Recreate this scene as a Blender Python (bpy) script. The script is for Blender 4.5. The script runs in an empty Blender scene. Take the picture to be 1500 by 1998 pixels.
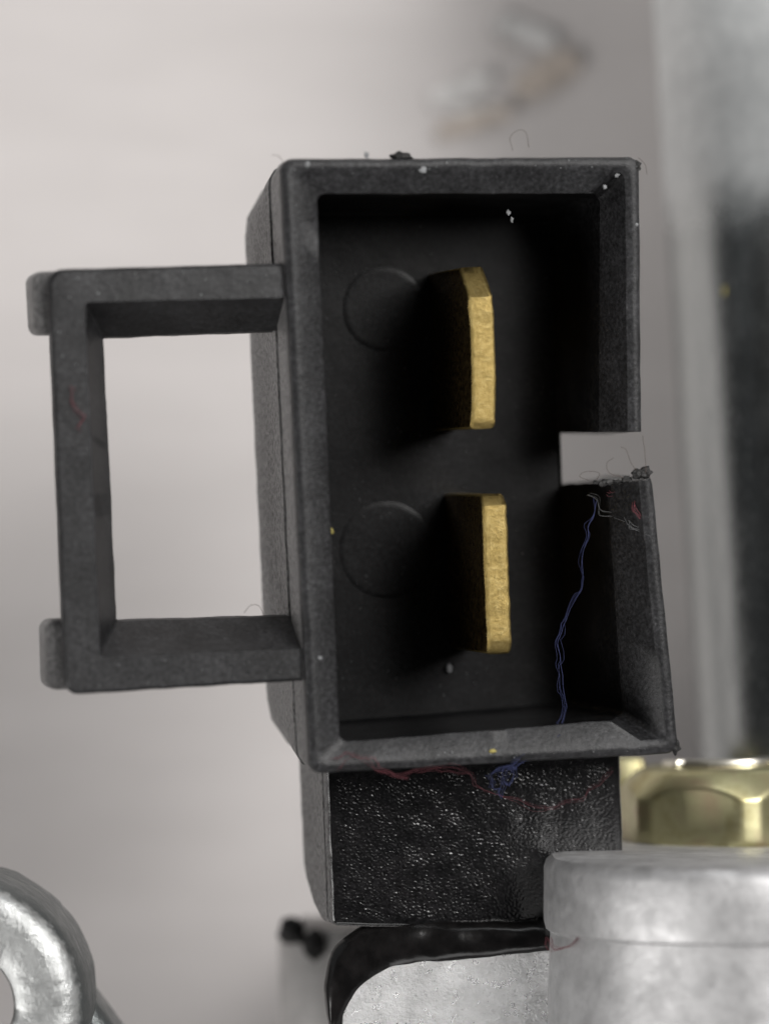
import bpy, bmesh, math, random
from mathutils import Vector, Matrix, noise

random.seed(4)
S = 0.001                      # everything below is written in millimetres
scene = bpy.context.scene
C = scene.collection

# ------------------------------------------------------------------ camera
cam_d = bpy.data.cameras.new("camera")
cam = bpy.data.objects.new("camera", cam_d)
C.objects.link(cam)
cam.location = (0, 0, 200 * S)
cam_d.sensor_fit = 'VERTICAL'
cam_d.lens = 85
cam_d.sensor_height = 85 * (1998 / 49.0) / 200.0
cam_d.sensor_width = cam_d.sensor_height
cam_d.clip_start = 0.005
cam_d.clip_end = 10
cam_d.dof.use_dof = True
cam_d.dof.focus_distance = 203 * S
cam_d.dof.aperture_fstop = 12
scene.camera = cam

# ------------------------------------------------------------------ world and lamps
world = bpy.data.worlds.new("World")
scene.world = world
world.use_nodes = True
bg = world.node_tree.nodes["Background"]
bg.inputs[0].default_value = (0.93, 0.96, 1.0, 1)
bg.inputs[1].default_value = 0.028


def area(name, loc, target, size, power, col=(1, 1, 1), sy=None):
    d = bpy.data.lights.new(name, 'AREA')
    d.energy = power
    d.color = col
    d.shape = 'RECTANGLE'
    d.size = size * S
    d.size_y = (sy or size) * S
    o = bpy.data.objects.new(name, d)
    C.objects.link(o)
    o.location = Vector(loc) * S
    o.rotation_euler = (Vector(target) - Vector(loc)).to_track_quat('-Z', 'Y').to_euler()
    return o


area("key_light", (195, 130, 252), (0, 0, -30), 155, 1.5, (1.0, 0.98, 0.962), 160)
area("left_fill", (-260, -140, 190), (-15, -10, -30), 170, 0.82, (1.0, 0.98, 0.962), 170)
area("front_fill", (20, -330, 150), (0, 0, -10), 160, 0.2, (1.0, 0.99, 0.98), 120)
area("back_fill", (20, 340, 150), (0, 0, -10), 180, 0.25, (0.97, 0.985, 1.0), 110)
area("side_panel", (-300, 140, 60), (10, 20, -10), 200, 0.06, (0.95, 0.98, 1.0), 300)  # added unseen panel, brightens the upper part of the can

scene.view_settings.view_transform = 'Standard'
scene.view_settings.look = 'None'
scene.view_settings.exposure = -0.12
scene.view_settings.gamma = 1


# ------------------------------------------------------------------ materials
class Mat:
    def __init__(self, name):
        self.m = bpy.data.materials.new(name)
        self.m.use_nodes = True
        self.t = self.m.node_tree
        self.b = self.t.nodes["Principled BSDF"]

    def n(self, typ, **kw):
        nd = self.t.nodes.new(typ)
        for k, v in kw.items():
            setattr(nd, k, v)
        return nd

    def link(self, a, b):
        self.t.links.new(a, b)

    def coord(self, scale=(1, 1, 1), rot=(0, 0, 0)):
        tc = self.n('ShaderNodeTexCoord')
        mp = self.n('ShaderNodeMapping')
        mp.inputs['Scale'].default_value = [s / S for s in scale]
        mp.inputs['Rotation'].default_value = rot
        self.link(tc.outputs['Object'], mp.inputs['Vector'])
        return mp.outputs['Vector']

    def noise(self, vec, scale, detail=4, rough=0.55):
        nd = self.n('ShaderNodeTexNoise')
        nd.inputs['Scale'].default_value = scale
        nd.inputs['Detail'].default_value = detail
        nd.inputs['Roughness'].default_value = rough
        self.link(vec, nd.inputs['Vector'])
        return nd.outputs['Fac']

    def ramp(self, fac, stops):
        r = self.n('ShaderNodeValToRGB')
        el = r.color_ramp.elements
        while len(el) < len(stops):
            el.new(0.5)
        for e, (p, c) in zip(el, stops):
            e.position = p
            e.color = (c[0], c[1], c[2], 1) if hasattr(c, '__len__') else (c, c, c, 1)
        self.link(fac, r.inputs['Fac'])
        return r.outputs['Color']

    def mix(self, fac, a, b, mode='MIX'):
        x = self.n('ShaderNodeMix', data_type='RGBA', blend_type=mode)
        for sock, val in ((x.inputs[0], fac), (x.inputs[6], a), (x.inputs[7], b)):
            if isinstance(val, bpy.types.NodeSocket):
                self.link(val, sock)
            elif hasattr(val, '__len__'):
                sock.default_value = (*val, 1)
            else:
                sock.default_value = val
        return x.outputs[2]

    def bump(self, h, strength, dist):
        b = self.n('ShaderNodeBump')
        b.inputs['Strength'].default_value = strength
        b.inputs['Distance'].default_value = dist * S
        self.link(h, b.inputs['Height'])
        prev = self.b.inputs['Normal'].links
        if prev:
            self.link(prev[0].from_socket, b.inputs['Normal'])
        self.link(b.outputs['Normal'], self.b.inputs['Normal'])

    def set(self, **kw):
        for k, v in kw.items():
            s = self.b.inputs[k.replace('_', ' ')]
            if isinstance(v, bpy.types.NodeSocket):
                self.link(v, s)
            elif hasattr(v, '__len__'):
                s.default_value = (*v, 1)
            else:
                s.default_value = v
        return self


def plastic(name, dark, light, rough, dust=0.5, spec=0.5, relief=1.0):
    M = Mat(name)
    v = M.coord()
    big = M.ramp(M.noise(v, 0.55, 5, 0.6), [(0.35, dark), (0.7, light)])
    fine = M.ramp(M.noise(v, 9, 3, 0.7), [(0.60, 0.0), (0.74, 1.0)])
    fine2 = M.ramp(M.noise(v, 0.9, 4, 0.6), [(0.42, 0.0), (0.66, dust)])
    f = M.mix(1.0, fine, fine2, 'MULTIPLY')
    grain = M.ramp(M.noise(v, 5.5, 5, 0.75), [(0.36, 0.35), (0.5, 0.95), (0.66, 2.0)])
    big = M.mix(1.0, big, grain, 'MULTIPLY')
    col = M.mix(f, big, (0.15, 0.15, 0.155))
    M.set(Base_Color=col, Roughness=rough, Specular_IOR_Level=spec)
    M.bump(M.noise(v, 7, 4, 0.7), 0.5 * relief, 0.02)
    M.bump(M.noise(v, 1.2, 3, 0.5), 0.35 * relief, 0.05)
    return M


m_shell = plastic("shaded_black_plastic", (0.0045, 0.0045, 0.0048), (0.009, 0.009, 0.0094), 0.33, 0.12, 0.13, 0.6)  # shade of the recess is put into this darker base colour
m_rim = plastic("scuffed_lit_plastic", (0.0115, 0.0115, 0.0123), (0.025, 0.025, 0.0266), 0.44, 0.5, 0.3, 1.7)  # scuffs, plus the light on the rim put into a paler base
m_loop = plastic("latch_plastic", (0.0095, 0.0095, 0.0101), (0.023, 0.023, 0.0244), 0.48, 0.7, 0.35, 1.7)
M = plastic("side_plastic", (0.055, 0.053, 0.053), (0.085, 0.082, 0.081), 0.34, 1.0, 0.8)  # pale base colour stands in for grazing light off the table
M.set(Sheen_Weight=0.3, Sheen_Roughness=0.35)
M.bump(M.noise(M.coord(), 9, 3, 0.7), 1.0, 0.09)
pit = M.noise(M.coord((1, 0.7, 1)), 6.5, 4, 0.75)
M.set(Specular_IOR_Level=M.ramp(pit, [(0.36, 0.1), (0.52, 0.95)]), Roughness=M.ramp(pit, [(0.36, 0.7), (0.55, 0.3)]))
m_side = M
M = plastic("eroded_plastic", (0.004, 0.004, 0.0043), (0.008, 0.0075, 0.008), 0.19, 0.1, 0.5, 0.4)
m_foot = M
m_burr = plastic("burr_plastic", (0.008, 0.008, 0.008), (0.02, 0.019, 0.018), 0.6, 0.2)

M = Mat("brass_edge")
v = M.coord()
g = M.noise(v, 4.5, 5, 0.75)
M.set(Base_Color=M.ramp(g, [(0.3, (0.23, 0.165, 0.058)), (0.5, (0.30, 0.22, 0.08)), (0.72, (0.41, 0.32, 0.14))]),
      Metallic=1.0, Roughness=M.ramp(M.noise(v, 8, 3), [(0.3, 0.32), (0.7, 0.55)]))
M.bump(M.noise(v, 9, 5, 0.75), 0.8, 0.037)
m_brass = M
M = Mat("brass_face")
v = M.coord()
M.set(Base_Color=M.ramp(M.noise(v, 2.2, 5, 0.7), [(0.3, (0.30, 0.19, 0.07)), (0.7, (0.52, 0.36, 0.15))]), Metallic=1.0,
      Roughness=M.ramp(M.noise(v, 5, 4), [(0.35, 0.22), (0.7, 0.36)]))
M.bump(M.noise(M.coord((1, 5, 1)), 3, 3), 0.15, 0.02)
m_brass_face = M


def cast(name, lo, hi, rough_lo, rough_hi, grain, bstr, bdist, metal=0.85, tint=(1, 1, 1)):
    M = Mat(name)
    v = M.coord()
    a = M.noise(v, 0.7, 6, 0.65)
    c = M.ramp(a, [(0.3, [lo * t for t in tint]), (0.7, [hi * t for t in tint])])
    spots = M.ramp(M.noise(v, 2.3, 4, 0.7), [(0.62, 0.0), (0.74, 0.6)])
    c = M.mix(spots, c, [lo * 0.45 * t for t in tint])
    M.set(Base_Color=c, Metallic=metal, Roughness=M.ramp(M.noise(v, 1.6, 4), [(0.3, rough_lo), (0.7, rough_hi)]))
    M.bump(M.noise(v, grain, 5, 0.7), bstr, bdist)
    return M


m_block = cast("cast_aluminium", 0.42, 0.66, 0.22, 0.42, 3.9, 1.0, 0.14, 0.8)
m_boss = cast("cast_boss", 0.40, 0.62, 0.45, 0.62, 1.1, 0.3, 0.14, 0.7, (1.0, 0.995, 1.0))
m_lug = cast("zinc_lug", 0.34, 0.56, 0.3, 0.48, 2.6, 0.6, 0.10, 0.7, (0.98, 1.0, 0.99))
# the lug's dark skin is worn through on its front face
M = m_lug
src = M.b.inputs['Base Color'].links[0].from_socket
tc = M.n('ShaderNodeTexCoord')
sx = M.n('ShaderNodeSeparateXYZ')
M.link(tc.outputs['Object'], sx.inputs[0])
ad = M.n('ShaderNodeMath', operation='MULTIPLY_ADD')
M.link(M.noise(M.coord(), 2.2, 5, 0.7), ad.inputs[0])
ad.inputs[1].default_value = 0.0012
M.link(sx.outputs['Z'], ad.inputs[2])
mr = M.n('ShaderNodeMapRange')
mr.inputs['From Min'].default_value = -0.00002
mr.inputs['From Max'].default_value = 0.00028
M.link(ad.outputs[0], mr.inputs['Value'])
M.set(Base_Color=M.mix(mr.outputs[0], (0.13, 0.14, 0.14), src))
m_stub = cast("dull_cast", 0.38, 0.5, 0.5, 0.7, 1.5, 0.3, 0.1, 0.3, (1.0, 0.97, 0.95))

M = Mat("zinc_plated_steel")
v = M.coord()
st = M.noise(M.coord((6, 0.5, 6)), 1.2, 4, 0.6)
# paler and rougher over the upper part, darker and smoother below
tc = M.n('ShaderNodeTexCoord')
sx = M.n('ShaderNodeSeparateXYZ')
M.link(tc.outputs['Object'], sx.inputs[0])
ad = M.n('ShaderNodeMath', operation='MULTIPLY_ADD')
M.link(M.noise(M.coord(), 0.35, 5, 0.7), ad.inputs[0])
ad.inputs[1].default_value = 0.004
M.link(sx.outputs['Y'], ad.inputs[2])
mr = M.n('ShaderNodeMapRange', interpolation_type='SMOOTHSTEP')
mr.inputs['From Min'].default_value = 0.0088
mr.inputs['From Max'].default_value = 0.0124
M.link(ad.outputs[0], mr.inputs['Value'])
upper_mask = mr.outputs[0]
base = M.ramp(st, [(0.3, (0.36, 0.38, 0.38)), (0.7, (0.48, 0.495, 0.49))])
pale_tone = M.ramp(M.noise(v, 0.9, 5, 0.7), [(0.3, (0.62, 0.635, 0.635)), (0.7, (0.80, 0.815, 0.81))])
scr = M.ramp(M.noise(M.coord((5, 0.6, 5), (0, 0, 0.9)), 2.2, 3, 0.6), [(0.64, 0.0), (0.70, 1.0)])
base = M.mix(upper_mask, base, pale_tone)
r0 = M.ramp(M.noise(v, 0.5, 4), [(0.3, 0.16), (0.7, 0.25)])
M.set(Base_Color=base, Metallic=M.ramp(upper_mask, [(0, 0.97), (1, 0.45)]), Roughness=M.mix(scr, M.mix(upper_mask, r0, (0.5, 0.5, 0.5)), (0.5, 0.5, 0.5)))
M.bump(M.noise(M.coord((3, 1, 3), (0, 0, 0.4)), 2.2, 4, 0.65), 0.3, 0.03)
m_can = M

M = Mat("yellow_zinc")
v = M.coord()
M.set(Base_Color=M.ramp(M.noise(v, 0.5, 3), [(0.35, (0.42, 0.37, 0.19)), (0.5, (0.56, 0.53, 0.31)), (0.68, (0.50, 0.41, 0.26))]),
      Metallic=1.0, Roughness=0.4)
M.bump(M.noise(v, 0.8, 3), 0.3, 0.08)
m_bolt = M
M = Mat("bright_zinc")
M.set(Base_Color=(0.85, 0.82, 0.72), Metallic=1.0, Roughness=0.3)
m_mark = M

M = Mat("glossy_sealant")
v = M.coord()
M.set(Base_Color=M.ramp(M.noise(v, 1.2, 4), [(0.4, (0.004, 0.0037, 0.0037)), (0.7, (0.010, 0.009, 0.009))]),
      Roughness=M.ramp(M.noise(v, 1, 3), [(0.35, 0.2), (0.7, 0.28)]), Specular_IOR_Level=0.35)
M.bump(M.noise(v, 0.9, 3, 0.5), 0.4, 0.1)
m_seal = M

M = Mat("rubber_plug")
M.set(Base_Color=(0.012, 0.011, 0.011), Roughness=0.7)
m_plug = M

M = Mat("tabletop_paint")
v = M.coord((1, 1, 1))
a = M.noise(M.coord((0.4, 1.6, 1)), 0.12, 4, 0.55)
M.set(Base_Color=M.ramp(a, [(0.3, (0.505, 0.478, 0.468)), (0.7, (0.58, 0.55, 0.54))]), Roughness=0.6)
M.bump(M.noise(v, 0.5, 3), 0.2, 0.2)
m_table = M


def flat(name, col, rough=0.8):
    M = Mat(name)
    v = M.coord()
    M.set(Base_Color=M.ramp(M.noise(v, 2.5, 3), [(0.3, [c * 0.75 for c in col]), (0.7, [min(1, c * 1.2) for c in col])]), Roughness=rough)
    return M


m_blue = flat("blue_fibre", (0.03, 0.038, 0.11))
m_red = flat("red_fibre", (0.14, 0.035, 0.045))
m_hair = flat("dark_hair", (0.09, 0.065, 0.055))
m_dust = flat("pale_dust", (0.22, 0.225, 0.23))
m_yel = flat("yellow_speck", (0.32, 0.27, 0.08))
m_brown = flat("brown_scrap", (0.48, 0.42, 0.37))
m_white = flat("white_scrap", (0.62, 0.61, 0.60))


# ------------------------------------------------------------------ mesh helpers
def obj(name, bm, mat, parent=None, smooth=35, extra=()):
    bmesh.ops.recalc_face_normals(bm, faces=bm.faces)
    me = bpy.data.meshes.new(name)
    bm.to_mesh(me)
    bm.free()
    me.transform(Matrix.Scale(S, 4))
    me.materials.append(mat.m)
    for e in extra:
        me.materials.append(e.m)
    me.shade_smooth()
    me.set_sharp_from_angle(angle=math.radians(smooth))
    o = bpy.data.objects.new(name, me)
    C.objects.link(o)
    if parent:
        o.parent = parent
    return o


def tag(o, label=None, cat=None, group=None, kind=None):
    for k, val in (('label', label), ('category', cat), ('group', group), ('kind', kind)):
        if val:
            o[k] = val
    return o


def thing(name, label, cat, loc=(0, 0, 0), rot=None, group=None):
    o = bpy.data.objects.new(name, None)
    o.empty_display_size = 0.002
    C.objects.link(o)
    o.matrix_world = Matrix.Translation(Vector(loc) * S) @ (rot.to_4x4() if rot else Matrix.Identity(4))
    return tag(o, label, cat, group)


def quad_ring(quad, r, w, inset=0.0, k=5, n=40, wob=0.012, seed=0):
    """closed ring of a rounded quad (corners TL, BL, BR, TR) at depth w"""
    cx = sum(p[0] for p in quad) / 4
    cy = sum(p[1] for p in quad) / 4
    q = [Vector((p[0] - math.copysign(inset, p[0] - cx), p[1] - math.copysign(inset, p[1] - cy))) for p in quad]
    arcs = []
    for i in range(4):
        p, a, b = q[i], q[i - 1], q[(i + 1) % 4]
        da, db = (a - p).normalized(), (b - p).normalized()
        ang = da.angle(db)
        t = r / math.tan(ang / 2)
        c = p + (da + db).normalized() * (r / math.sin(ang / 2))
        s, e = p + da * t - c, p + db * t - c
        arc = []
        for j in range(k):
            f = j / (k - 1)
            arc.append(c + (s * (1 - f) + e * f).normalized() * r)
        arcs.append(arc)
    pts = []
    for i in range(4):
        pts += arcs[i]
        a, b = arcs[i][-1], arcs[(i + 1) % 4][0]
        for j in range(1, n):
            pts.append(a.lerp(b, j / n))
    out = []
    for p in pts:
        nv = noise.noise_vector(Vector((p.x * 0.9, p.y * 0.9, w * 0.7 + seed)))
        nf = noise.noise_vector(Vector((p.x * 3.5, p.y * 3.5, w * 2 + seed)))
        d = nv * wob * 2 + nf * wob
        out.append(Vector((p.x + d.x, p.y + d.y, w + d.z * 0.5)))
    return out


def bridge(bm, rings, caps=(True, True), closed=False):
    vr = [[bm.verts.new(p) for p in r] for r in rings]
    pairs = list(zip(vr, vr[1:])) + ([(vr[-1], vr[0])] if closed else [])
    for a, b in pairs:
        n = len(a)
        for i in range(n):
            j = (i + 1) % n
            bm.faces.new((a[i], a[j], b[j], b[i]))
    if not closed:
        if caps[0]:
            bm.faces.new(list(reversed(vr[0])))
        if caps[1]:
            bm.faces.new(vr[-1])
    return vr


def rbox(bm, lo, hi, bev=0.2, seg=3, mtx=None):
    ret = bmesh.ops.create_cube(bm, size=1)
    vs = ret['verts']
    lo, hi = Vector(lo), Vector(hi)
    for v_ in vs:
        v_.co = Vector([(l + h) / 2 + c * (h - l) for l, h, c in zip(lo, hi, v_.co)])
    es = {e for v_ in vs for e in v_.link_edges}
    r = bmesh.ops.bevel(bm, geom=list(es), offset=bev, segments=seg, affect='EDGES', profile=0.5)
    if mtx:
        allv = {v_ for f in r['faces'] for v_ in f.verts} | {v_ for v_ in vs if v_.is_valid}
        for v_ in allv:
            v_.co = mtx @ v_.co


def lathe(bm, prof, n=64, axis='Z', close=True, off=(0, 0, 0), shape=None):
    rings = []
    for r, h in prof:
        ring = []
        for i in range(n):
            a = 2 * math.pi * i / n
            x, y = r * math.cos(a), r * math.sin(a)
            if axis == 'Z':
                p = Vector((x, y, h))
            else:
                p = Vector((x, h, y))
            if shape:
                p = shape(p, a)
            ring.append(p + Vector(off))
        rings.append(ring)
    bridge(bm, rings, (close, close))


def crom(pts, sub=8):
    P = [Vector(p) for p in pts]
    P = [P[0] * 2 - P[1]] + P + [P[-1] * 2 - P[-2]]
    out = []
    for i in range(1, len(P) - 2):
        a, b, c, d = P[i - 1:i + 3]
        for j in range(sub):
            t = j / sub
            out.append(0.5 * ((2 * b) + (c - a) * t + (2 * a - 5 * b + 4 * c - d) * t * t + (3 * b - a - 3 * c + d) * t ** 3))
    out.append(P[-2])
    return out


def tube(bm, pts, rad, sides=6, sub=8, jit=0.0):
    path = crom(pts, sub)
    if jit:
        path = [p + noise.noise_vector(p * 1.7) * jit for p in path]
    rings = []
    up = Vector((0.31, 0.2, 0.93))
    for i, p in enumerate(path):
        t = (path[min(i + 1, len(path) - 1)] - path[max(i - 1, 0)]).normalized()
        s = t.cross(up).normalized()
        u_ = s.cross(t)
        r = rad(i / (len(path) - 1)) if callable(rad) else rad
        rr = r if isinstance(r, tuple) else (r, r)
        rings.append([p + s * math.cos(2 * math.pi * k / sides) * rr[0] + u_ * math.sin(2 * math.pi * k / sides) * rr[1] for k in range(sides)])
    bridge(bm, rings)


def lump(bm, c, rad, seed, rough=0.45, sub=2):
    r = bmesh.ops.create_icosphere(bm, subdivisions=sub, radius=1)
    for v_ in r['verts']:
        d = v_.co.normalized()
        f = 1 + rough * noise.noise(d * 1.7 + Vector((seed * 3.1, seed, 0)))
        v_.co = Vector(c) + Vector((d.x * rad[0], d.y * rad[1], d.z * rad[2])) * f


def cut(o, cutters):
    """boolean difference, baked"""
    for bm in cutters:
        bmesh.ops.recalc_face_normals(bm, faces=bm.faces)
        me = bpy.data.meshes.new("cutter")
        bm.to_mesh(me)
        bm.free()
        me.transform(Matrix.Scale(S, 4))
        c = bpy.data.objects.new("cutter", me)
        C.objects.link(c)
        c.matrix_world = o.matrix_world
        par = o.parent
        o.parent = None
        o.matrix_world = Matrix.Identity(4)
        c.matrix_world = Matrix.Identity(4)
        md = o.modifiers.new("cut", 'BOOLEAN')
        md.operation = 'DIFFERENCE'
        md.solver = 'EXACT'
        md.object = c
        dg = bpy.context.evaluated_depsgraph_get()
        new = bpy.data.meshes.new_from_object(o.evaluated_get(dg))
        o.modifiers.clear()
        new.name = o.data.name
        o.data = new
        if par:
            o.parent = par
            o.matrix_parent_inverse = Matrix.Identity(4)
            o.matrix_basis = Matrix.Identity(4)
        bpy.data.objects.remove(c)
    return o


# ------------------------------------------------------------------ setting: the table under everything
TZ = -37.0
bm = bmesh.new()
bmesh.ops.create_grid(bm, x_segments=4, y_segments=4, size=160)
for v_ in bm.verts:
    v_.co.z = TZ
    v_.co.x += 40
tag(obj("tabletop", bm, m_table), kind='structure')

# ------------------------------------------------------------------ the black connector
RC = (Matrix.Rotation(math.radians(2.2), 3, 'Z') @ Matrix.Rotation(math.radians(11), 3, 'Y') @ Matrix.Rotation(math.radians(0.82), 3, 'X'))
OC = Vector((3.65, 2.06, 0))
con = thing("plug_connector", "black plastic two-blade plug housing with an open rectangular side loop", "connector", OC, RC)

OUT = [(-7.5, 12.2), (-7.2, -12.2), (7.95, -12.08), (7.18, 11.95)]
CHB = [(-6.05, 10.85), (-5.93, -11.05), (6.1, -10.65), (5.95, 10.55)]
FLO = [(-5.75, 10.45), (-5.65, -10.75), (5.35, -10.4), (5.3, 10.2)]


def dish(ring):
    """the rim is nearly flat on three sides and slopes steeply only on the right"""
    for p in ring:
        f = min(1, max(0, (p.x - 5.3) / 0.5))
        p.z = p.z * (0.3 + 1.9 * f)
        p.x += 0.17 * f
    return ring


rings = [quad_ring(OUT, 2.2, -9.5, 0.5), quad_ring(OUT, 2.5, -9.4, 0.15), quad_ring(OUT, 2.6, -9.1, 0.0),
         quad_ring(OUT, 2.3, -7.5), quad_ring(OUT, 1.9, -5.5), quad_ring(OUT, 1.2, -4.0), quad_ring(OUT, 0.9, -2.95),
         quad_ring(OUT, 0.9, -2.88, 0.16), quad_ring(OUT, 0.9, -2.62, 0.16), quad_ring(OUT, 0.85, -2.55, 0.03),
         quad_ring(OUT, 0.6, -1.4, 0.02), quad_ring(OUT, 0.5, -0.3, 0.02), quad_ring(OUT, 0.45, -0.08, 0.08, wob=0.02),
         quad_ring(OUT, 0.4, 0.0, 0.22, wob=0.02), quad_ring(OUT, 0.4, 0.0, 0.42, wob=0.025),
         quad_ring(OUT, 0.3, -0.10, 0.62, wob=0.012),
         dish(quad_ring(CHB, 0.3, -0.85, wob=0.012)), dish(quad_ring(CHB, 0.35, -1.05, 0.06, wob=0.012)),
         quad_ring(CHB, 0.35, -3.5, 0.1), quad_ring(FLO, 0.35, -7.7), quad_ring(FLO, 0.3, -8.0, 0.15)]


def bend(p):
    """the right wall bows inward where the slot leaves it unsupported"""
    if p.x > 3.5:
        wgt = min(1, max(0, (p.x - 3.5) / 2.2)) * min(1, max(0, (p.z + 8) / 7))
        p.x -= (0.72 if p.y > 0 else 0.72 - 0.34 * min(1, -p.y)) * wgt * (1 - min(1, abs(p.y) / 12)) ** 1.0
    return p


rings = [[bend(p) for p in r] for r in rings]
bm = bmesh.new()
bridge(bm, rings)
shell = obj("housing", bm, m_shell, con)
bm = bmesh.new()
# slot through the right wall, ragged along its lower edge
top, bot = [], []
N = 70
for i in range(N + 1):
    u_ = 5.27 + (9.0 - 5.27) * i / N
    top.append((u_, 0.98 - 0.05 * (u_ - 5.2) + 0.03 * noise.noise(Vector((u_ * 4, 1, 0)))))
    bot.append((u_, -1.18 + 0.06 * max(0, u_ - 5.3) ** 2 + 0.10 * noise.noise(Vector((u_ * 3, 7, 0))) + 0.09 * noise.noise(Vector((u_ * 11, 3, 0)))))
loop2 = top + bot[::-1]
bridge(bm, [[Vector((a, b, -12)) for a, b in loop2], [Vector((a, b, 2)) for a, b in loop2]])
cut(shell, [bm])
bm = bmesh.new()
bm.from_mesh(shell.data)
todo, keep = set(bm.verts), []
while todo:
    st_, isl = [todo.pop()], []
    while st_:
        v_ = st_.pop()
        isl.append(v_)
        for e in v_.link_edges:
            w_ = e.other_vert(v_)
            if w_ in todo:
                todo.discard(w_)
                st_.append(w_)
    keep.append(isl)
keep.sort(key=len)
for isl in keep[:-1]:
    bmesh.ops.delete(bm, geom=isl, context='VERTS')
print("islands", [len(i) if i[0].is_valid else 0 for i in keep][-5:], len(keep))
bm.to_mesh(shell.data)
bm.free()
shell.data.set_sharp_from_angle(angle=math.radians(35))
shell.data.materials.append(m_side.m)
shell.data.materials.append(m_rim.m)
for p in shell.data.polygons:           # grained outer sides, grazing light painted in
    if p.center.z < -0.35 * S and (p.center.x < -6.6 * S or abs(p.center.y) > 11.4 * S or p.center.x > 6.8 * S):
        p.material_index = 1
    elif p.center.z > (-2.15 if p.center.x > 5.4 * S else -0.9) * S:         # scuffed rim, paler than the recess with its painted shade
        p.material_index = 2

# latch loop on the left, one moulded frame with sloping inner edges
LO = [(-16.8, 8.12), (-16.72, -8.66), (-6.3, -8.5), (-6.3, 8.1)]
LR = [(-15.45, 6.82), (-15.35, -7.27), (-6.6, -7.27), (-6.6, 6.78)]
LH = [(-14.42, 5.48), (-14.3, -5.95), (-6.7, -6.05), (-6.7, 5.54)]
rings = [quad_ring(LH, 0.12, -3.6, -0.1, seed=5), quad_ring(LO, 0.45, -3.6, 0.5, seed=5), quad_ring(LO, 0.55, -3.4, 0.33, seed=5),
         quad_ring(LO, 0.55, -0.85, 0.02, seed=5), quad_ring(LO, 0.5, -0.55, 0.03, seed=5), quad_ring(LO, 0.45, -0.40, 0.15, wob=0.02, seed=5),
         quad_ring(LR, 0.15, -0.36, -0.06, wob=0.014, seed=5), quad_ring(LR, 0.12, -0.46, 0.04, wob=0.014, seed=5),
         quad_ring(LH, 0.1, -2.9, -0.06, wob=0.014, seed=5), quad_ring(LH, 0.1, -3.1, wob=0.014, seed=5)]
bm = bmesh.new()
bridge(bm, rings, closed=True)
latch = obj("latch_loop", bm, m_loop, con)
for y0, y1 in ((5.55, 8.05), (-8.45, -5.7)):
    bm = bmesh.new()
    rbox(bm, (-17.32, y0, -3.9), (-15.2, y1, -1.25), 0.42, 4)
    for v_ in bm.verts:
        v_.co += noise.noise_vector(v_.co * 1.1) * 0.05
    obj("corner_pad", bm, m_side, latch)

# moulded foot below, with a spark-eroded front face
FT = [(-5.82, -11.4), (-5.78, -18.6), (6.42, -19.6), (6.42, -11.4)]


def ft(dv, r, w, ins=0.0):
    q = [FT[0], (FT[1][0], FT[1][1] + dv), (FT[2][0], FT[2][1] + dv), FT[3]]
    q = [(p[0] + (0.035 * (w + 4) if p[0] < 0 else 0), p[1]) for p in q]
    return quad_ring(q, r, w, ins, seed=9)


rings = [ft(2.0, 0.4, -9.5, 0.35), ft(1.75, 0.4, -9.3, 0.05), ft(1.3, 0.4, -8.6), ft(0.4, 0.4, -7.4), ft(0, 0.35, -6.2), ft(0, 0.3, -4.85),
         ft(0, 0.3, -4.8, 0.13), ft(0, 0.3, -4.55, 0.13), ft(0, 0.3, -4.5), ft(0, 0.3, -4.12), ft(0, 0.25, -4.02, 0.05), ft(0, 0.2, -3.98, 0.14)]
bm = bmesh.new()
bridge(bm, rings, (True, False))
# the front as a fine pebbled grid
nx, ny = 380, 230
grid = {}
for i in range(nx + 1):
    for j in range(ny + 1):
        fx, fy = i / nx, j / ny
        x = -5.66 + 11.94 * fx
        y0 = -18.45 - 0.98 * fx
        y = y0 + (-11.5 - y0) * fy
        q = Vector((x * 4.6 + y * 2.0, y * 6.0, 0))
        h = 0.0105 * noise.noise(q * 2.0) + 0.0065 * noise.noise(q * 3.2 + Vector((5, 0, 0))) + 0.02 * noise.noise(Vector((x, y, 3)) * 1.2)
        edge = min(fx, 1 - fx, fy, 1 - fy)
        h *= min(1, edge * 30)
        grid[i, j] = bm.verts.new((x, y, -3.95 + h))
for i in range(nx):
    for j in range(ny):
        bm.faces.new((grid[i, j], grid[i + 1, j], grid[i + 1, j + 1], grid[i, j + 1]))
obj("mounting_foot", bm, m_foot, con, 60, (m_side,))
foot = con.children[-1] if con.children else None
foot = [c for c in con.children if c.name == "mounting_foot"][0]
for p in foot.data.polygons:          # moulded sides take the pale side plastic, the eroded grid is the front
    if p.center.z < -4.05 * S:
        p.material_index = 1


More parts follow.
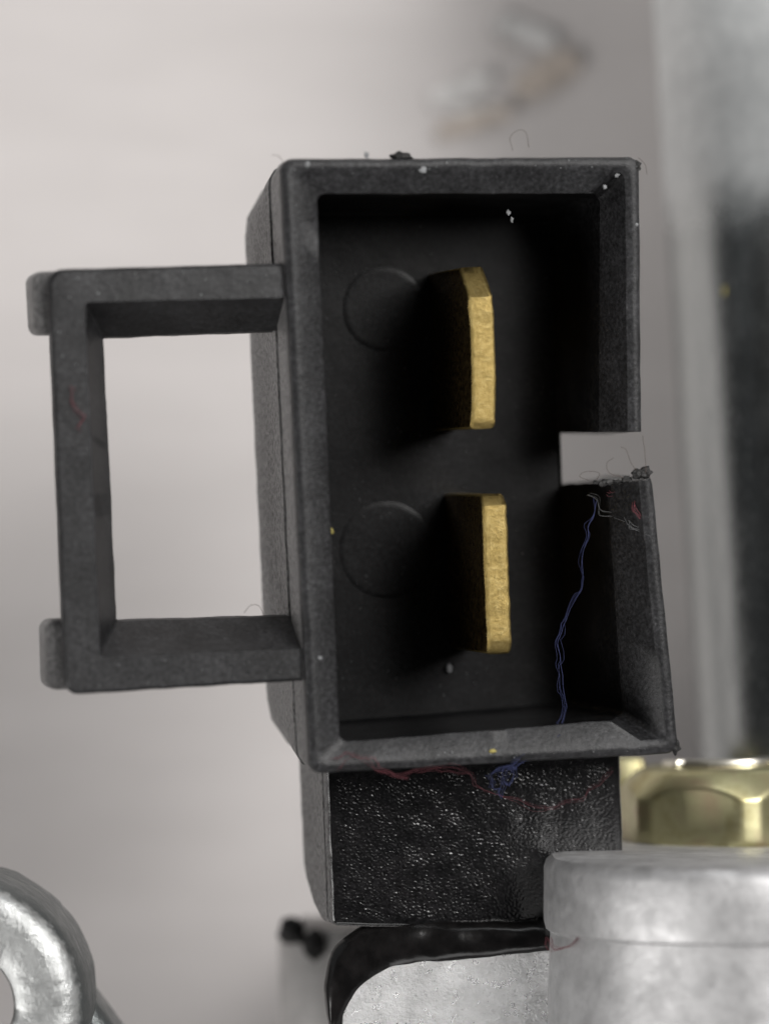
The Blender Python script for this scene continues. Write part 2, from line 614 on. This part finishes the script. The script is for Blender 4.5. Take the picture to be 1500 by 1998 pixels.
# brass blades
def blade(u0, v0, v1, chtop, chbot, bow=0.0):
    bm = bmesh.new()
    W_, ys = 0.98, 24
    rings = []
    zt = -0.5

    def outline(x_in):
        pts = [Vector((0, v0 + x_in, -8.4)), Vector((0, v1 - x_in, -8.4))]
        pts += [Vector((0, v1 - x_in, zt - chtop[1]))]
        for i in range(1, 4):
            f = i / 4
            pts.append(Vector((0, v1 - x_in - chtop[0] * f ** 1.05, zt - chtop[1] * (1 - f) ** 1.05)))
        pts.append(Vector((0, v1 - chtop[0], zt - x_in * 0.6)))
        for i in range(1, ys):
            pts.append(Vector((0, v1 - chtop[0] + (v0 + chbot[0] - v1 + chtop[0]) * i / ys, zt - x_in * 0.6)))
        pts.append(Vector((0, v0 + chbot[0], zt - x_in * 0.6)))
        for i in range(1, 4):
            f = i / 4
            pts.append(Vector((0, v0 + x_in + chbot[0] * (1 - f) ** 1.4, zt - chbot[1] * f ** 1.25)))
        pts.append(Vector((0, v0 + x_in, zt - chbot[1])))
        return pts
    for x, ins in ((0, 0.09), (0.06, 0.02), (0.14, 0), (0.38, 0), (0.62, 0), (W_ - 0.14, 0), (W_ - 0.06, 0.02), (W_, 0.1)):
        r = outline(ins)
        for p in r:
            p.x = u0 + x + bow * (1 - ((p.y - (v0 + v1) / 2) / ((v1 - v0) / 2)) ** 2)
            d = noise.noise_vector(p * 2.6) * 0.035
            p += Vector((d.x, d.y * 0.6, d.z * 0.8))
        rings.append(r)
    bridge(bm, rings)
    o = obj("terminal_blade", bm, m_brass, con, 40, (m_brass_face,))
    for p in o.data.polygons:           # rolled faces are smooth, sheared edges rough
        if abs(p.normal.x) > 0.9:
            p.material_index = 1
    return o


blade(-0.06, 1.25, 7.75, (1.25, 1.3), (0.3, 0.15), 0.13)
blade(0.3, -7.78, -1.38, (0.45, 0.5), (0.55, 0.35))

# ejector-pin circles on the recess floor
for cu, cv, rr in ((-1.95, 6.35, 1.75), (-2.2, -3.6, 2.0)):
    bm = bmesh.new()
    lathe(bm, [(rr, -8.05), (rr, -8.0), (rr - 0.05, -7.988), (rr - 0.25, -7.985), (0.05, -7.985)], 48, off=(cu, cv, 0))
    obj("ejector_mark", bm, m_shell, con)

# torn flash and burrs on the moulding
for i, (c, r) in enumerate((((6.62, -0.78, -0.3), (0.26, 0.22, 0.3)), ((7.0, -0.72, -0.35), (0.24, 0.26, 0.3)), ((5.9, -1.1, -0.9), (0.5, 0.1, 0.25)),
                            ((-2.55, 12.18, -0.35), (0.5, 0.2, 0.3)), ((7.0, 11.55, -0.2), (0.24, 0.3, 0.2)), ((7.8, -11.8, -0.35), (0.26, 0.32, 0.35)))):
    bm = bmesh.new()
    lump(bm, c, [q * 0.85 for q in r], i + 1, 0.55, 3)
    for v_ in bm.verts:
        v_.co += noise.noise_vector(v_.co * 5) * 0.05
    obj("burr", bm, m_burr, con)

rb = random.Random(5)
for i in range(14):                       # ragged flash along the lower lip of the slot
    f = rb.random()
    bm = bmesh.new()
    q = rb.uniform(0.05, 0.13)
    lump(bm, (4.95 + 2.0 * f, -1.12 + 0.3 * f ** 2 + rb.uniform(-0.03, 0.05), -0.7 + 0.45 * f), (q * 1.5, q, q), i + 30, 0.6, 2)
    obj("burr", bm, m_burr, con)

# ------------------------------------------------------------------ cast body: block, boss, stub
RB = Matrix.Rotation(math.radians(1.6), 3, 'Z')
body = thing("cast_housing", "rough grey cast aluminium block and round boss below the connector", "casting", (0, 0, 0))
bm = bmesh.new()
# block with a large round top-left shoulder
prof = []
for i in range(13):
    a = math.pi / 2 + (math.pi / 2) * i / 12
    prof.append((0.3 + 2.1 * math.cos(a), -19.9 + 2.1 * math.sin(a)))
prof = [(6.85, -17.3)] + [(6.42 - 6.0 * i / 14, -17.35 - 0.42 * i / 14 + 0.05 * noise.noise(Vector((i * 0.9, 0, 0)))) for i in range(1, 14)] + prof + [(-1.8, -36), (6.85, -36)]
bridge(bm, [[Vector((x, y, TZ)) for x, y in prof], [Vector((x, y, -3.9)) for x, y in prof],
            [Vector((x + (0.12 if x < 0 else -0.1 if x > 6.8 else 0), y - 0.12, -3.72)) for x, y in prof]])
obj("block", bm, m_block, body)


def stadium(p, a):
    if p.z < 0:
        p.z -= 11
    return p


bm = bmesh.new()
R1 = 7.75
prof = [(0.1, -14.0), (R1 - 0.75, -14.0), (R1 - 0.3, -14.08), (R1 - 0.08, -14.3), (R1, -14.6), (R1, -16.7), (R1 - 0.06, -16.95), (R1 - 0.22, -17.06), (R1 - 0.24, -17.2), (R1 - 0.12, -19), (R1 - 0.05, -36), (0.1, -36)]


def bosshape(p, a):
    p = stadium(p, a)
    d = noise.noise_vector(p * 0.3) * 0.10 + noise.noise_vector(p * 1.3) * 0.014
    return p + d


lathe(bm, prof, 128, 'Y', off=(14.25, 0.15, -2.8), shape=bosshape)
boss = obj("boss", bm, m_boss, body)
bm = bmesh.new()
lathe(bm, [(0.05, 0), (2.0, 0), (2.6, -0.3), (2.75, -1.0), (2.75, -24), (0.05, -24)], 40, 'Y', off=(-1.8, -17.75, -19), shape=lambda p, a: p + noise.noise_vector(p * 0.6) * 0.12)
stub = obj("stub_post", bm, m_stub, body)
for c, r in (((-4.0, -18.1, -17.2), (0.62, 0.62, 0.5)), ((-3.0, -18.7, -16.6), (0.55, 0.7, 0.5)), ((-3.5, -18.45, -16.9), (0.5, 0.24, 0.3))):
    bm = bmesh.new()
    lump(bm, c, r, c[0], 0.3, 2)
    obj("rubber_plug", bm, m_plug, stub)

# ------------------------------------------------------------------ black sealant bead squeezed out over the block
# (outer edge, inner edge) pairs along the bead
bead = [((6.82, -16.6), (6.82, -17.84)), ((4.36, -16.6), (4.36, -18.2)), ((2.49, -16.57), (2.49, -18.38)), ((0.83, -16.53), (1.04, -18.52)),
        ((-0.52, -16.68), (-0.31, -18.92)), ((-1.56, -17.22), (-1.0, -19.54)), ((-2.18, -17.99), (-1.35, -20.12)), ((-2.45, -19.02), (-1.62, -20.68)),
        ((-2.41, -20.06), (-1.83, -21.3)), ((-2.18, -21.2), (-1.97, -21.72))]
outer = crom([Vector((x, y, 0)) for (x, y), _ in bead], 10)
inner = crom([Vector((x, y, 0)) for _, (x, y) in bead], 10)
bm = bmesh.new()
rings = []
for i, (a, b) in enumerate(zip(outer, inner)):
    wd = (a - b).length
    mid, half = (a + b) / 2, (a - b) / 2
    ring = []
    for k in range(28):
        t = 2 * math.pi * k / 28
        p = mid + half * math.cos(t) + Vector((0, 0, -4.1 + (0.62 if math.sin(t) > 0 else 0.9) * math.sin(t) * min(1, wd / 1.2)))
        p += noise.noise_vector(p * 0.9) * 0.08 + noise.noise_vector(p * 3.1) * 0.012
        ring.append(p)
    rings.append(ring)
bridge(bm, rings)
tag(obj("sealant_bead", bm, m_seal, smooth=60), "glossy black sealant bead squeezed out between connector foot and cast block", "sealant")

# ------------------------------------------------------------------ yellow bolt on the boss
bolt = thing("hex_bolt", "yellow zinc-plated hex bolt head standing on the grey boss", "bolt", (14.35, -14.0, -12.0), Matrix.Rotation(math.radians(1.5), 3, 'Z'))


def hexr(a, rc, rot):
    k = math.pi / 3
    b = (a - rot) % k - k / 2
    return rc * math.cos(k / 2) / math.cos(b)


bm = bmesh.new()
rings = []
levels = [(0.0, 4.1), (0.12, 4.4), (0.4, 9), (1.0, 9)]
levels += [(1.45 + 1.75 * i / 14, 4.9 - 1.25 * (i / 14) ** 1.5) for i in range(15)] + [(3.3, 3.4), (3.36, 2.9)]
for h, cap in levels:
    ring = []
    for i in range(144):
        a = 2 * math.pi * i / 144
        r = hexr(a, 4.85, math.radians(20))
        # soft corner rounding and the round chamfer cone
        r = min(r, 4.62, cap)
        ring.append(Vector((r * math.cos(a), h, r * math.sin(a))))
    rings.append(ring)
bridge(bm, rings)
obj("bolt_head", bm, m_bolt, bolt, 50)
for a, s in ((62, 0.55), (88, 0.95), (118, 0.6), (35, 0.5), (150, 0.6)):
    bm = bmesh.new()
    rbox(bm, (-s / 1.0, 3.26, -0.5), (s / 1.0, 3.66, 0.5), 0.1, 2, Matrix.Rotation(math.radians(90 - a), 4, 'Y') @ Matrix.Translation((0, 0, 2.2)))
    obj("head_mark", bm, m_mark, bolt)

bm = bmesh.new()
rbox(bm, (9.5, -15.5, -19.5), (11.2, -10.6, -16.5), 0.25)
tag(obj("bracket_tab", bm, m_bolt), "dull yellowish metal tab between connector foot and bolt head", "bracket")

# ------------------------------------------------------------------ metal can on the right
RM = Matrix.Rotation(math.radians(3.3), 3, 'Z') @ Matrix.Rotation(math.radians(-2.0), 3, 'X')
can = thing("motor_can", "smooth zinc-plated metal cylinder with dark reflection right of the connector", "cylinder", (20.45, 5.0, -22.5), RM)
bm = bmesh.new()
prof = [(0.1, -19.4), (6.9, -19.4), (7.3, -19.2), (7.5, -18.7)] + [(7.5, -18 + 4 * i) for i in range(12)] + [(7.2, 28.5), (5, 31), (0.1, 32)]
lathe(bm, prof, 96, 'Y', shape=lambda p, a: p + noise.noise_vector(p * 0.22) * 0.05)
obj("can_body", bm, m_can, can, 50)

# ------------------------------------------------------------------ lug at the lower left
lug = thing("mounting_lug", "pale round zinc eyelet lug at the lower left corner", "lug", (-17.1, -19.75, 0))
bm = bmesh.new()
prof = [(2.35, -6), (2.3, -0.7), (2.4, -0.3), (2.65, -0.1), (3.1, 0.0), (3.7, 0.05), (4.2, 0.02), (4.55, -0.1), (4.85, -0.35), (5.08, -0.75), (5.22, -1.3), (5.3, -2.5), (5.34, -4), (5.36, -6)]


def lugshape(p, a):
    d = noise.noise_vector(p * 0.8) * 0.09 + noise.noise_vector(p * 2.2) * 0.035
    return p + d


rings = []
for r, h in prof:
    rings.append([lugshape(Vector((r * math.cos(2 * math.pi * i / 128), r * math.sin(2 * math.pi * i / 128), h)), 0) for i in range(128)])
bridge(bm, rings, closed=True)
obj("eyelet", bm, m_lug, lug)
bm = bmesh.new()
rbox(bm, (2.7, -16, -9), (4.2, -1.0, -4.2), 0.9, 4, Matrix.Rotation(math.radians(36.5), 4, 'Z'))
obj("web", bm, m_lug, lug)
bm = bmesh.new()
rbox(bm, (3, -18, TZ), (14, -11.5, -6.5), 0.8, 3)
obj("arm", bm, m_lug, lug)


# ------------------------------------------------------------------ fibres, hairs and dust (in the connector's own frame)
def loc(p):
    return OC + RC @ Vector(p)


def fibre(name, mat, pts, rad, label, cat, group=None, jit=0.05, local=True):
    bm = bmesh.new()
    P = [loc(p) if local else Vector(p) for p in pts]
    n = 1 if name == "hair" else 4
    for k in range(n):
        Q = P if k == 0 else [p + noise.noise_vector(p * 0.9 + Vector((k * 7.7, 0, 0))) * 0.28 for p in P]
        tube(bm, Q, rad if n == 1 else rad * (0.32 if k == 0 else 0.2), 5, 8, jit * (1 + 0.5 * k))
    return tag(obj(name, bm, mat), label, cat, group)


fibre("blue_thread", m_blue, [(5.1, -1.9, -1.0), (4.85, -3.0, -1.6), (4.7, -4.2, -2.1), (4.75, -5.2, -2.5), (4.15, -6.3, -2.6), (3.6, -7.6, -2.4), (3.7, -9.2, -1.8), (3.35, -10.6, -0.8), (2.9, -11.2, -0.1)], 0.032,
      "long blue thread hanging inside the lower right of the connector", "thread", jit=0.12)
fibre("blue_fuzz", m_blue, [(1.3, -11.9, 0.1), (0.6, -12.4, 0.0), (0.9, -13.0, -0.6), (1.3, -12.7, -0.7), (0.5, -12.2, 0.1), (0.3, -12.9, -0.5), (1.1, -13.6, -2.5), (0.7, -12.5, -0.2), (1.5, -12.2, 0.05)], 0.028,
      "small tangled blue fluff on the bottom rim of the connector", "fluff", jit=0.2)
fibre("red_fibre", m_red, [(-6.3, -11.6, 0.05), (-5.6, -11.4, 0.1), (-4.9, -11.9, 0.05), (-4.0, -12.3, -0.1), (-2.5, -12.2, -0.1), (-1.0, -12.3, -0.2), (0.2, -13.2, -2.0), (1.8, -13.9, -3.4), (3.6, -14.2, -3.75), (5.2, -13.6, -3.75), (6.1, -12.9, -3.8)], 0.018,
      "long red fibre running along the bottom rim and over the textured foot", "fibre", "red fibres on the connector", 0.12)
fibre("red_fibre", m_red, [(-6.0, -12.0, 0.08), (-5.4, -11.65, 0.12), (-4.6, -11.7, 0.1), (-4.2, -12.1, 0.02), (-3.2, -12.5, -0.3)], 0.018,
      "short curled red fibre at the lower left corner of the rim", "fibre", "red fibres on the connector", 0.15)
fibre("red_fibre", m_red, [(-16.2, 3.4, -0.3), (-16.0, 2.6, -0.28), (-15.6, 2.3, -0.28), (-15.9, 1.8, -0.28)], 0.03,
      "short faint red fibre on the left bar of the loop", "fibre", "red fibres on the connector", 0.15)
fibre("red_fibre", m_red, [(5.9, -1.35, -1.9), (6.3, -1.75, -1.1), (6.6, -2.0, -0.5), (6.75, -2.5, -0.15)], 0.045,
      "red fibre caught on the burred edge below the slot", "fibre", "red fibres on the connector", 0.15)
fibre("red_fibre", m_red, [(6.5, -17.0, 0), (6.75, -17.35, 0.2), (7.3, -17.25, 0.4), (7.9, -16.6, 1.2)], 0.05,
      "red fibre at the left edge of the round boss", "fibre", "red fibres on the connector", 0.1, False)
for pts, lab in (([(2.0, 12.3, -0.3), (1.9, 12.8, -0.2), (2.2, 13.1, 0), (2.5, 13.0, 0), (2.65, 12.4, -0.2)], "thin dark hair looping above the top rim"),
                 ([(6.6, -0.7, -0.2), (6.3, -0.3, 0), (6.1, 0.2, 0.1), (5.9, 0.3, 0.1)], "thin dark hair curling up in the slot beside the burr"),
                 ([(6.1, -0.95, -0.4), (5.5, -0.7, -0.2), (5.35, -0.3, -0.1), (5.6, -0.1, 0)], "thin dark hair curling at the middle of the slot"),
                 ([(4.7, -1.0, -0.6), (4.3, -0.8, -0.5), (4.6, -0.6, -0.4), (5.1, -0.7, -0.4), (5.0, -1.0, -0.5)], "thin dark hair looped at the left end of the slot"),
                 ([(6.9, -0.75, 0), (6.88, 0.0, 0), (6.84, 0.75, 0)], "thin straight hair spanning the slot along the rim"),
                 ([(-8.3, -5.95, -2.6), (-8.6, -5.5, -2.3), (-9.0, -5.5, -2.2), (-9.2, -5.8, -2.3)], "thin dark hair curling at the lower right of the loop opening"),
                 ([(7.1, 11.9, -0.1), (7.35, 11.6, 0), (7.4, 11.2, 0)], "short dark hair at the top right corner of the rim"),
                 ([(-7.3, 12.0, -0.2), (-7.5, 12.3, -0.2), (-7.75, 12.35, -0.2)], "short dark hair at the top left corner of the rim")):
    fibre("hair", m_hair, pts, 0.010, lab, "hair", "hairs on the connector", 0.05)

fibre("grey_lint", m_dust, [(5.2, -1.6, -3.0), (5.6, -2.1, -2.4), (6.0, -2.3, -1.8), (6.4, -2.7, -0.9), (6.8, -2.9, -0.2)], 0.022,
      "pale grey lint wisp on the right wall just below the slot", "lint", jit=0.2)
bm = bmesh.new()
rnd = random.Random(11)


def speck(p, r, q=None):
    lump(bm, loc(p), (r * rnd.uniform(0.6, 1.4), r * rnd.uniform(0.6, 1.4), r * 0.6), rnd.random() * 50, 0.7, 2 if r > 0.06 else 1)


for i in range(260):                                   # on the recess floor
    speck((rnd.uniform(-5.3, 5), rnd.uniform(-10, 9.8), -7.97), rnd.uniform(0.007, 0.02))
for i in range(70):                                   # on the rim
    t = rnd.choice('tblb')
    if t == 't': p = (rnd.uniform(-7, 7), rnd.uniform(11.5, 11.9), 0.01)
    elif t == 'b': p = (rnd.uniform(-7, 7), rnd.uniform(-11.9, -11.5), 0.01)
    elif t == 'l': p = (rnd.uniform(-7.15, -6.8), rnd.uniform(-11, 11), 0.01)
    else: p = (rnd.uniform(6.0, 6.4), rnd.choice((rnd.uniform(2, 9), rnd.uniform(-9, -2))), -0.3)
    speck(p, rnd.uniform(0.01, 0.03))
for i in range(60):                                   # on the latch loop
    t = rnd.choice('tbl')
    if t == 't': p = (rnd.uniform(-16, -8), rnd.uniform(6.9, 7.9), -0.35)
    elif t == 'b': p = (rnd.uniform(-16, -7), rnd.uniform(-8.4, -7.4), -0.35)
    else: p = (rnd.uniform(-16.6, -15.5), rnd.uniform(-7, 7), -0.35)
    speck(p, rnd.uniform(0.01, 0.028))
speck((-1.75, 11.6, 0.0), 0.11)
speck((2.0, 9.9, -1.5), 0.1)
speck((2.15, 9.6, -1.6), 0.09)
speck((-6.4, 11.95, 0.05), 0.1)
speck((-4.0, 12.25, 0.0), 0.12)
speck((-6.6, -7.6, 0.0), 0.1)
speck((6.55, 8.9, -0.7), 0.08)
speck((6.9, 9.2, 0.0), 0.07)
speck((0.2, -8.6, -7.8), 0.16)
speck((5.7, 10.75, -0.25), 0.1)
speck((6.2, 11.2, -0.15), 0.08)
tag(obj("dust_specks", bm, m_dust), "pale dust specks scattered over the black connector", "dust", kind='stuff')

for c, r, lab in ((loc((0.25, -11.6, 0.02)), (0.14, 0.08, 0.05), "yellow speck on the bottom rim of the connector"),
                  (loc((-5.85, -2.6, -0.8)), (0.12, 0.18, 0.08), "yellow speck on the left inner edge of the recess"),
                  (Vector((14.75, 9.6, -17.55)), (0.14, 0.22, 0.08), "yellow speck on the metal cylinder")):
    bm = bmesh.new()
    lump(bm, c, r, c.x, 0.6, 2)
    tag(obj("yellow_speck", bm, m_yel), lab, "speck", "yellow specks")


# scraps lying on the table, far out of focus
def scrap(name, mat, c, sx, sy, ang, label, cat, group=None):
    bm = bmesh.new()
    g = bmesh.ops.create_grid(bm, x_segments=14, y_segments=8, size=0.5)
    rot = Matrix.Rotation(math.radians(ang), 3, 'Z')
    for v_ in list(bm.verts):
        p = Vector((v_.co.x * sx, v_.co.y * sy * (1 - 1.2 * v_.co.x ** 2), 0))
        p.z = 0.0 + 0.35 * noise.noise(Vector((p.x * 0.5 + c[0], p.y * 0.7, 1))) + 0.4
        v_.co = rot @ p + Vector((c[0], c[1], TZ))
    bmesh.ops.solidify(bm, geom=list(bm.faces), thickness=0.12)
    return tag(obj(name, bm, mat), label, cat, group)


scrap("brown_scrap", m_brown, (7.6, 20.6), 3.2, 1.5, 30, "small blurred brown scrap on the table above the connector", "scrap")
scrap("brown_scrap", m_brown, (4.2, 18.4), 3.6, 0.8, 18, "thin blurred brown sliver on the table just above the top rim", "scrap")
scrap("white_scrap", m_white, (6.6, 22.6), 3.0, 1.1, -20, "blurred white flake above the brown scrap", "flake", "white flakes on the table")
scrap("white_scrap", m_white, (3.6, 19.9), 3.0, 0.9, 22, "blurred white flake left of the brown scrap", "flake", "white flakes on the table")
scrap("white_scrap", m_white, (4.3, 18.9), 2.2, 0.6, 10, "blurred white flake nearest the top rim", "flake", "white flakes on the table")
